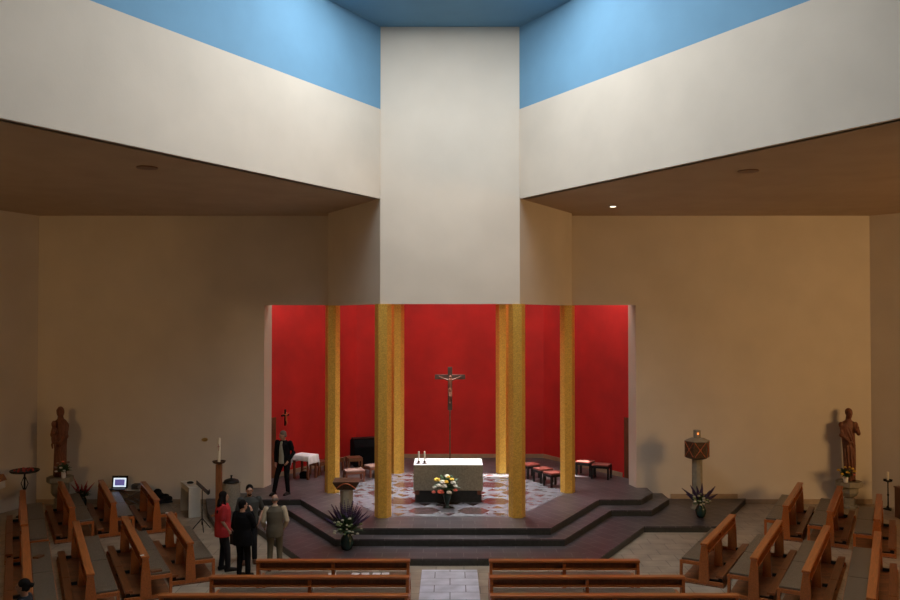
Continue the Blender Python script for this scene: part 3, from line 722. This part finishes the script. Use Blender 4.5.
for (x, y, rz, cm, lab) in ((2.55, 26.7, -60, REDC, 'farthest red-cushioned stool in the row right of the altar'), (2.88, 25.95, -60, REDC, 'middle red-cushioned stool in the row right of the altar'), (3.12, 25.28, -60, REDC, 'nearest red-cushioned stool of the row, left of the right gold column')):
    stool((x, y, PZ+.009 if inhex(x, y, 3.1) else PZ), R(rz+90), cm, lab, 'stools right of the altar', .48, .44, BLACK)
stool((4.38, 27.1, PZ), R(-30), REDC, 'stool at the red wall on the right with sunlight on its seat', 'stools at the right red wall', .5, .46, BLACK)
stool((4.80, 26.55, PZ), R(-25), REDC, 'black-legged stool at the red wall on the right, nearer the doorway', 'stools at the right red wall', .56, .46, BLACK)
# white cloth table
t = thing('cloth_table', 'small wooden table under a hanging white cloth, by the red wall on the left', 'table', (-4.60, 26.6, PZ), R(-28)); t.scale = (.82, .9, 1)
for sx in (-1, 1):
    for sy in (-1, 1): obj('leg', bbox(B(), sx*.33-.035, sx*.33+.035, sy*.22-.035, sy*.22+.035, 0, .72), FR, t)
obj('tabletop', bbox(B(), -.39, .39, -.27, .27, .70, .74), FR, t)
bm = B(); nx, ny = 28, 22
g = {}
for i in range(nx+1):
    for j in range(ny+1):
        x = -.62 + 1.24*i/nx; y = -.42 + .84*j/ny
        ex = max(0, abs(x)-.40); ey = max(0, abs(y)-.28); e = ex+ey
        zz = .748 - e*1.15; xx = math.copysign(min(abs(x), .405+ex*.12), x); yy = math.copysign(min(abs(y), .285+ey*.10), y)
        if e > 0: xx += .014*math.sin(y*26)*min(1, e*8); yy += .014*math.sin(x*24)*min(1, e*8)
        g[i, j] = bm.verts.new((xx, yy, zz))
for i in range(nx):
    for j in range(ny): bm.faces.new((g[i, j], g[i+1, j], g[i+1, j+1], g[i, j+1]))
o = obj('tablecloth', bm, WHITE, None, smooth=True, loc=(-4.60, 26.6, PZ), rz=R(-28)); o.scale = (.82, .9, 1); tag(o, 'white cloth draped over the small table on the chancel', 'tablecloth')
md = o.modifiers.new('s', 'SOLIDIFY'); md.thickness = .006; md.offset = 1
t = thing('black_bag', 'black bag lying under the white cloth table', 'bag', (-4.62, 26.6, PZ)); t.scale = (.85, .85, .85)
bm = B(); ball(bm, (0, 0, .13), (.20, .13, .13), 16); ball(bm, (.1, .02, .12), (.13, .12, .12), 12); bbox(bm, -.16, .2, -.1, .1, 0, .08); obj('pouch', bm, BLKCL, t, voxel=.012)
obj('strap', tube(B(), [(-.15, 0, .2), (-.1, 0, .32), (.05, 0, .36), (.15, 0, .30), (.17, 0, .18)], .012, 8), BLACK, t)
# black covered instrument
t = thing('covered_instrument', 'black cloth-covered keyboard instrument by the red wall, left rear', 'instrument', (-2.98, 29.0, PZ), R(20))
bm = B(); prism_x(bm, [(-.32, 0), (.32, 0), (.32, .84), (.1, .92), (-.18, .88), (-.34, .66)], -.42, .42); obj('cover', bm, BLKCL, t, bevel=.03)
obj('lid', bbox(B(), -.40, .40, -.16, .20, .915, .93), BLACK, t)
# slanted sun glint on the rear right column, not built
# ambo / lectern
t = thing('lectern', 'stone lectern with dark arched bronze front, behind the purple flowers', 'lectern', (-2.66, 21.6, PZ)); t.scale = (1, 1, .94)
obj('pedestal', lathe(B(), [(.19, 0), (.17, .05), (.17, .70), (.20, .74)], n=8, ph=R(22.5)), CONC, t)
bm = B(); prism_x(bm, [(-.06, 0), (.06, 0), (.04, .18), (-.04, .18)], -.3, .3)
bm.free(); bm = B(); prism(bm, [(-.34, -.22), (.34, -.22), (.34, .2), (-.34, .2)], .74, .94); 
for v in bm.verts:
    if v.co.z < .8: v.co.x *= .66; v.co.y *= .75
    elif v.co.y > 0: v.co.z += .06
obj('desk', bm, BRONZE, t)
pts = [(-.26+.52*i/10, -.245 + .07*abs(-1+i/5)**2, .76+.165*math.sin(math.pi*i/10)) for i in range(11)]
obj('arch', tube(B(), pts, .014, 8), COPPER, t, label='copper arch on the front')
bm = B(); box(bm, (0, 0, .955), (.66, .40, .015)); o = obj('book_rest', bm, BRONZE, t); o.rotation_euler.x = 0; 
# red sanctuary side: nothing else

# ================================================================ LEFT FURNITURE
t = thing('white_console', 'white laminate console desk at the back wall, left of the music stand', 'desk', (-7.13, 23.42, 0), R(30))
obj('side_panel', bbox(B(), -.16, .16, 0, .05, 0, .80), WLAQ, t); obj('side_panel', bbox(B(), -.16, .16, 1.0, 1.05, 0, .80), WLAQ, t)
obj('top', bbox(B(), -.16, .16, 0, 1.05, .80, .84), WLAQ, t, bevel=.004)
obj('back_panel', bbox(B(), .12, .155, .05, 1.0, .35, .80), WLAQ, t); obj('fascia', bbox(B(), -.15, -.13, .05, 1.0, .68, .80), WLAQ, t)
bm = B(); lathe(bm, [(.09, 0), (.10, .03), (.07, .05), (.03, .06)], n=14, sy=.7); tag(obj('microphone_base', bm, BLACK, loc=(-7.42, 23.95, .841)), 'small black object lying on the white console', 'device')
t = thing('music_stand', 'black tripod music stand with a tilted desk, behind the person in red', 'music stand', (-6.5, 22.0, 0), R(-35))
for a in (90, 210, 330):
    obj('leg', tube(B(), [(0, 0, .32), (.27*math.cos(R(a)), .27*math.sin(R(a)), .012)], .012, 8), BLACK, t)
obj('mast', tube(B(), [(0, 0, .15), (0, 0, 1.05)], [.016, .012], 10), BLACK, t)
bm = B(); box(bm, (0, 0, 0), (.50, .012, .42)); box(bm, (0, -.03, -.21), (.50, .06, .012)); o = obj('desk', bm, BLACK, t); o.location = (0, 0, 1.12); o.rotation_euler = (R(-45), 0, R(141))
t = thing('paschal_candle_stand', 'tall wooden post candlestick with a white Easter candle, left of the chancel', 'candlestick', (-6.34, 23.0, .16))
obj('post', bbox(B(), -.075, .075, -.075, .075, 0, 1.40), POSTW, t, bevel=.006)
obj('foot', bbox(B(), -.17, .17, -.17, .17, 0, .04), POSTW, t)
obj('drip_bowl', lathe(B(), [(.04, 1.40), (.15, 1.43), (.19, 1.48), (.18, 1.485), (.13, 1.45), (.02, 1.45)], n=24), BRONZE, t, smooth=True)
c_ = obj('candle', lathe(B(), [(.042, 1.46), (.042, 2.1), (.02, 2.12)], n=16), WAX, t, label='white candle')
bm = B(); box(bm, (0, -.044, 1.86), (.012, .006, .18)); box(bm, (0, -.044, 1.88), (.07, .006, .012)); obj('candle_cross', bm, REDP, c_, label='red cross on the candle')
t = thing('baptismal_font', 'round stone baptismal font with a domed black metal cover', 'font', (-6.17, 23.65, .16))
obj('basin', lathe(B(), [(.26, 0), (.25, .05), (.25, .75), (.27, .76)], n=28), STONE, t)
obj('cover', lathe(B(), [(.22, .76), (.22, .79), (.19, .84), (.10, .87), (.03, .88), (.02, .93), (.04, .95), (.03, .97)], n=24), BLACK, t, smooth=True)
bm = B(); lathe(bm, [(.09, 0), (.08, .02)], n=18, sx=1.1, sy=.6); o = obj('wall_plaque', bm, BRASS, loc=(-7.35, YW, 1.92)); o.rotation_euler = (R(90), 0, 0); tag(o, 'small oval brass plaque on the left back wall', 'plaque')
# laptop table
t = thing('folding_table', 'light folding table with crossed legs, against the left back wall', 'table', (-9.53, 24.84, 0)); t.scale.z = .86
obj('tabletop', bbox(B(), -.62, .60, -.21, .21, .57, .595), WLAQ, t)
for y in (-.16, .16):
    for s in (-1, 1): obj('leg', tube(B(), [(s*.48, y + .01*s, .01), (-s*.48, y+.01*s, .57)], .013, 8), STEEL, t)
t = thing('laptop', 'open laptop with a glowing white-blue screen on the folding table', 'laptop', (-9.80, 24.74, .513))
obj('keyboard_base', bbox(B(), -.23, .23, -.16, .12, 0, .02), BLACK, t)
bm = B(); box(bm, (0, 0, .17), (.47, .018, .36)); ld = obj('lid', bm, BLACK, t); ld.location = (0, .13, .015); ld.rotation_euler.x = R(-8)
bm = B(); box(bm, (0, -.011, .155), (.37, .004, .26)); sc = obj('screen', bm, emit_mat('screen_glow', (.75, .88, 1), 1.0), ld, label='lit screen')
bm = B(); box(bm, (0, -.0145, .155), (.29, .003, .18)); obj('screen_picture', bm, emit_mat('screen_picture', (.16, .14, .42), .55), ld, label='blue and violet picture on the screen')
t = thing('projector', 'dark grey projector on the folding table beside the laptop', 'projector', (-9.20, 24.80, .513)); t.scale = (1.2, 1.1, 1.25)
obj('housing', bbox(B(), -.16, .16, -.12, .12, 0, .12), mat('projector_grey', (.03, .03, .033), .5), t, bevel=.03)
bm = B(); tube(bm, [(.05, -.12, .06), (.05, -.15, .06)], .035, 14); obj('lens', bm, STEEL, t)
for i, (x, y, lab) in enumerate(((-8.22, 23.6, 'black jacket heaped at the far end of the pew before the laptop'), (-7.86, 23.1, 'black jacket heaped nearer the camera on the pew before the console'))):
    rnd = random.Random(i); bm = B()
    for k in range(9): ball(bm, (rnd.uniform(-.18, .18), rnd.uniform(-.18, .18), .07), (rnd.uniform(.08, .14), rnd.uniform(.07, .12), .065), 10)
    bbox(bm, -.18, .18, -.18, .18, 0.0, .05)
    if i == 0: ball(bm, (-.05, 0, .16), (.14, .12, .10), 10)
    o = obj('jacket', bm, BLKCL, loc=(x, y, .497), voxel=.018, rz=R(-60)); tag(o, lab, 'jacket', 'jackets on the pew')
# votive stand, box at left edge
t = thing('votive_stand', 'dark round votive candle stand on a thin leg by the left wall', 'candle stand', (-11.95, 23.55, 0))
bm = B(); lathe(bm, [(.08, 1.20), (.36, 1.24), (.39, 1.27), (.38, 1.30), (.33, 1.28), (.05, 1.27)], n=28); obj('tray', bm, BLACK, t)
obj('leg', tube(B(), [(0, 0, .03), (0, 0, 1.22)], .025, 10), BLACK, t); obj('foot', lathe(B(), [(.22, 0), (.2, .02), (.03, .05)], n=20), BLACK, t)
obj('bracket', tube(tube(B(), [(-.03, 0, .75), (-.10, 0, .92), (-.02, 0, 1.1)], .014, 8), [(.03, 0, .75), (.10, 0, .92), (.02, 0, 1.1)], .014, 8), BLACK, t)
rnd = random.Random(4)
for k in range(16):
    a = k*2.4; r = .07*math.sqrt(k)*1.05
    tag(obj('votive_light', lathe(B(), [(.025, 0), (.032, .045), (.02, .045)], n=10), REDP, loc=(-11.95+r*math.cos(a), 23.55+r*math.sin(a), 1.281 if r < .33 else 1.30)), 'small red votive cup on the round black stand', 'candle', 'votive cups on the round stand')
t = thing('offering_box', 'white box with a brown peaked lid at the very left edge', 'box', (-12.12, 22.4, 0))
obj('stand', bbox(B(), -.06, .06, -.06, .06, 0, 1.02), POSTW, t)
obj('box', bbox(B(), -.17, .17, -.13, .13, 1.02, 1.22), WLAQ, t); bm = B(); prism_x(bm, [(-.16, 1.22), (.16, 1.22), (0, 1.40)], -.2, .2); obj('lid', bm, POSTW, t)
# pedestals and statues
def pedestal(name, lab, loc, H):
    t = thing('statue_pedestal', lab, 'pedestal', loc)
    obj('top_slab', lathe(B(), [(.33, H-.17), (.37, H-.14), (.37, H)], n=8, ph=R(22.5)), CONC, t)
    obj('corbel', lathe(B(), [(.12, .30), (.20, .36), (.25, .45), (.25, H-.17)], n=8, ph=R(22.5)), CONC, t)
    obj('foot', lathe(B(), [(.22, 0), (.22, .06), (.17, .10), (.17, .26), (.12, .30)], n=8, ph=R(22.5)), CONC, t)
pedestal('p', 'octagonal stone pedestal under the statue on the left', (-11.45, 24.62, 0), .91)
pedestal('p', 'octagonal stone pedestal under the statue on the right', (11.72, 24.62, 0), .78)
# Mary with child
t = thing('mother_and_child_statue', 'carved wooden statue of a veiled mother holding a child, left back wall', 'statue', (-11.47, 24.67, .912)); t.scale = (.78, .82, 1)
bm = B()
loft(bm, [(0, 0, z, rx, ry) for z, rx, ry in ((0, .245, .17), (.06, .235, .165), (.5, .225, .16), (.9, .225, .16), (1.15, .25, .17), (1.35, .29, .18), (1.54, .29, .16), (1.64, .19, .12), (1.70, .09, .09))], 28)
ball(bm, (-.02, -.05, 1.86), (.10, .10, .135), 18); ball(bm, (-.02, .01, 1.88), (.145, .125, .165), 18); tube(bm, [(-.01, .02, 1.60), (-.02, .01, 1.75)], [.13, .10], 14, True); tube(bm, [(-.13, -.05, 1.93), (-.02, -.10, 2.02), (.09, -.05, 1.93)], [.025, .03, .025], 8, True)
tube(bm, [(-.02, -.13, 1.89), (-.02, -.148, 1.85)], [.012, .018], 8, True)
tube(bm, [(.22, 0, 1.48), (.26, -.10, 1.18), (.06, -.20, .98), (-.12, -.22, 1.0)], [.09, .085, .065, .045], 12, True)
tube(bm, [(-.22, 0, 1.48), (-.26, -.10, 1.22), (-.15, -.2, 1.10)], [.09, .08, .05], 12, True)
for k in range(9):
    a = R(200 + 140*k/8); tube(bm, [(.24*math.cos(a), .165*math.sin(a), .02), (.22*math.cos(a), .155*math.sin(a), .85+.1*(k % 3))], [.022, .012], 6)
for s in (-1, 1): ball(bm, (s*.10, -.16, .03), (.05, .09, .035), 10)
obj('figure', bm, CARVED, t, voxel=.014)
bm = B()
loft(bm, [(-.13, -.2, z, rx, .08) for z, rx in ((.98, .10), (1.1, .12), (1.3, .11), (1.42, .08), (1.47, .045))], 18); ball(bm, (-.14, -.24, 1.55), (.09, .095, .105), 14)
tube(bm, [(-.05, -.22, 1.38), (-.02, -.30, 1.26), (-.12, -.31, 1.26)], [.035, .03, .025], 8, True); tube(bm, [(-.13, -.3, 1.56), (-.13, -.312, 1.54)], .01, 6, True)
for s in (-1, 1): tube(bm, [(-.13+s*.05, -.24, 1.08), (-.13+s*.05, -.28, .96), (-.13+s*.04, -.27, .86)], [.05, .04, .03], 8, True)
obj('child', bm, CARVED, t, voxel=.012)
# right statue
t = thing('robed_saint_statue', 'carved reddish wooden statue of a robed man with hand to chest, right back wall', 'statue', (11.74, 24.67, .782)); t.scale = (.92, .95, 1.05)
bm = B()
loft(bm, [(cx, 0, z, rx, ry) for cx, z, rx, ry in ((.02, 0, .19, .15), (.02, .08, .18, .15), (.03, .45, .19, .15), (.02, .85, .20, .15), (0, 1.1, .205, .14), (-.02, 1.3, .22, .15), (-.02, 1.5, .26, .15), (-.01, 1.62, .22, .12), (0, 1.70, .08, .08), (.0, 1.80, .065, .07))], 28)
ball(bm, (.01, -.03, 1.89), (.105, .115, .125), 18); ball(bm, (.01, -.05, 1.81), (.08, .085, .08), 14); ball(bm, (.01, .0, 1.92), (.115, .115, .11), 16); limb(bm, [(0, 0, 1.62), (0, 0, 1.80)], [.10, .075])
tube(bm, [(.01, -.14, 1.90), (.01, -.162, 1.86)], [.013, .02], 8, True); 
for s in (-1, 1): ball(bm, (.01+s*.105, -.01, 1.88), (.015, .025, .035), 8)
tube(bm, [(-.23, 0, 1.56), (-.27, -.08, 1.28), (-.10, -.19, 1.14)], [.085, .07, .05], 12, True); hand(bm, (-.12, -.2, 1.10), (.9, -.1, -.1), (0, 1, 0), 1, .3)
tube(bm, [(.22, 0, 1.56), (.27, -.1, 1.33), (.15, -.24, 1.42)], [.085, .068, .05], 12, True); hand(bm, (.18, -.24, 1.42), (-.2, -.05, .95), (0, 1, 0), 1, .3)
for (a, b) in (((-.14, -.12, 1.5), (.1, -.16, .95)), ((-.05, -.14, 1.5), (.14, -.15, .98)), ((-.12, -.13, .98), (-.05, -.15, .05)), ((-.02, -.15, .98), (.04, -.155, .05)), ((.08, -.14, .95), (.12, -.13, .05)), ((-.16, -.08, .9), (-.13, -.1, .05))):
    tube(bm, [a, Vector(a).lerp(Vector(b), .5) + Vector((0, -.02, 0)), b], [.018, .026, .02], 6)
for s in (-1, 1): ball(bm, (.02+s*.08, -.15, .035), (.045, .09, .035), 10)
obj('figure', bm, CARVED, t, voxel=.014)
# flowers at the statues
def small_vase(lab, loc, fl, sd, sc=1.0, vm=WHITE):
    t = thing('flower_vase', lab, 'flowers', loc)
    obj('vase', lathe(B(), [(.04*sc, 0), (.05*sc, .01), (.055*sc, .12*sc), (.045*sc, .13*sc), (.06*sc, .15*sc), (.04*sc, .15*sc)], n=16), vm, t, smooth=True)
    bouquet(t, (0, 0, .15*sc), .22*sc, .26*sc, 60, fl, leafw=.03, seed=sd); t.scale = (1.2, 1.2, 1.2)
small_vase('white vase of pink and cream flowers at the foot of the mother and child statue', (-11.24, 24.38, .911), [(PINKC, -.16, .12, .045), (PINKC, -.1, .22, .04), (WHT, 0, .12, .04), (CORAL, .03, .26, .035), (PINKC, .14, .24, .04), (WHT, -.12, .03, .04), (WHT, .08, .05, .035), (PINKC, -.02, .2, .035)], 21)
small_vase('white vase of yellow flowers at the foot of the right statue', (11.50, 24.36, .781), [(YEL, -.20, .16, .045), (YEL, -.14, .08, .04), (YEL, -.02, .12, .05), (YEL, .12, .2, .045), (YEL, .18, .14, .045), (CORAL, .16, .06, .03), (YEL, -.06, .24, .035), (YEL, .05, .24, .03)], 22)
t = thing('red_flower_pot', 'pot of dark red flower spikes on the floor by the left pedestal', 'flowers', (-10.82, 24.66, 0))
obj('pot', lathe(B(), [(.08, 0), (.12, .05), (.13, .22), (.10, .28), (.09, .28)], n=18), DKGRN, t, smooth=True)
bouquet(t, (0, 0, .3), .32, .34, 120, [(DULLW, -.15, .1, .03), (DULLW, .1, .15, .03)], [(REDP, -.2, .62, .028), (REDP, -.12, .35, .028), (REDP, .0, .38, .028), (REDP, .1, .45, .028), (REDP, .36, .42, .028), (REDP, .22, .30, .028), (REDP, -.3, .40, .025), (REDP, .16, .34, .028)], seed=31)
# tabernacle pillar
t = thing('tabernacle_pillar', 'octagonal stone pillar carrying a bronze box with copper crosses and red lamp', 'tabernacle', (7.02, 23.8, .16))
obj('pillar', lathe(B(), [(.19, 0), (.19, .04), (.145, .05), (.145, 1.40), (.18, 1.41)], n=8, ph=R(22.5)), CONC, t)
tb = obj('tabernacle_box', lathe(B(), [(.22, 1.41), (.33, 1.45), (.355, 1.47), (.355, 1.90), (.355, 1.91)], n=6), BRONZE, t)
obj('top_slab', lathe(B(), [(.36, 1.91), (.36, 1.93), (.20, 1.99), (.11, 2.0)], n=6), CONC, t)
obj('lamp_block', lathe(B(), [(.10, 2.0), (.10, 2.22)], n=8, ph=R(22.5)), CONC, t)
obj('sanctuary_lamp', ball(B(), (0, -.095, 2.13), .028, 10), emit_mat('lamp_glow', (1, .25, .05), 1.6), t, label='small glowing red lamp')
for k in range(6):
    a = R(30+60*k); n = Vector((math.cos(a), math.sin(a), 0)); s = Vector((-n.y, n.x, 0)); c = n*.31
    bm = B()
    tube(bm, [c - s*.15 + Vector((0, 0, 1.49)), c + s*.15 + Vector((0, 0, 1.89))], .012, 6); tube(bm, [c + s*.15 + Vector((0, 0, 1.49)), c - s*.15 + Vector((0, 0, 1.89))], .012, 6)
    ball(bm, c + Vector((0, 0, 1.69)), .03, 8)
    obj('copper_cross', bm, COPPER, tb, label='copper diagonal cross with boss')
# floor candlestick and cabinet at right
t = thing('floor_candlestick', 'black iron floor candlestick with a white candle by the right side wall', 'candlestick', (12.72, 24.35, 0)); t.scale = (.9, .9, .78)
obj('base', lathe(B(), [(.20, 0), (.18, .03), (.06, .07), (.03, .15)], n=3, ph=.5), BLACK, t)
obj('shaft', lathe(B(), [(.025, .1), (.02, .5), (.035, .55), (.02, .6), (.02, 1.0), (.03, 1.02)], n=12), BLACK, t)
obj('drip_tray', lathe(B(), [(.03, 1.02), (.14, 1.06), (.16, 1.12), (.13, 1.08), (.03, 1.08)], n=6), BLACK, t)
obj('candle', lathe(B(), [(.033, 1.07), (.033, 1.40), (.01, 1.41)], n=14), WAX, t, label='white candle')
t = thing('low_cabinet', 'low dark wooden cabinet at the right edge beside the side wall', 'cabinet', (12.62, 23.2, 0))
obj('body', bbox(B(), -.16, .45, -.3, .3, 0, .82), DWOOD, t); obj('top', bbox(B(), -.18, .47, -.32, .32, .82, .86), DWOOD, t, bevel=.005)
obj('door', bbox(B(), -.10, .40, -.32, -.30, .06, .76), DWOOD, t)
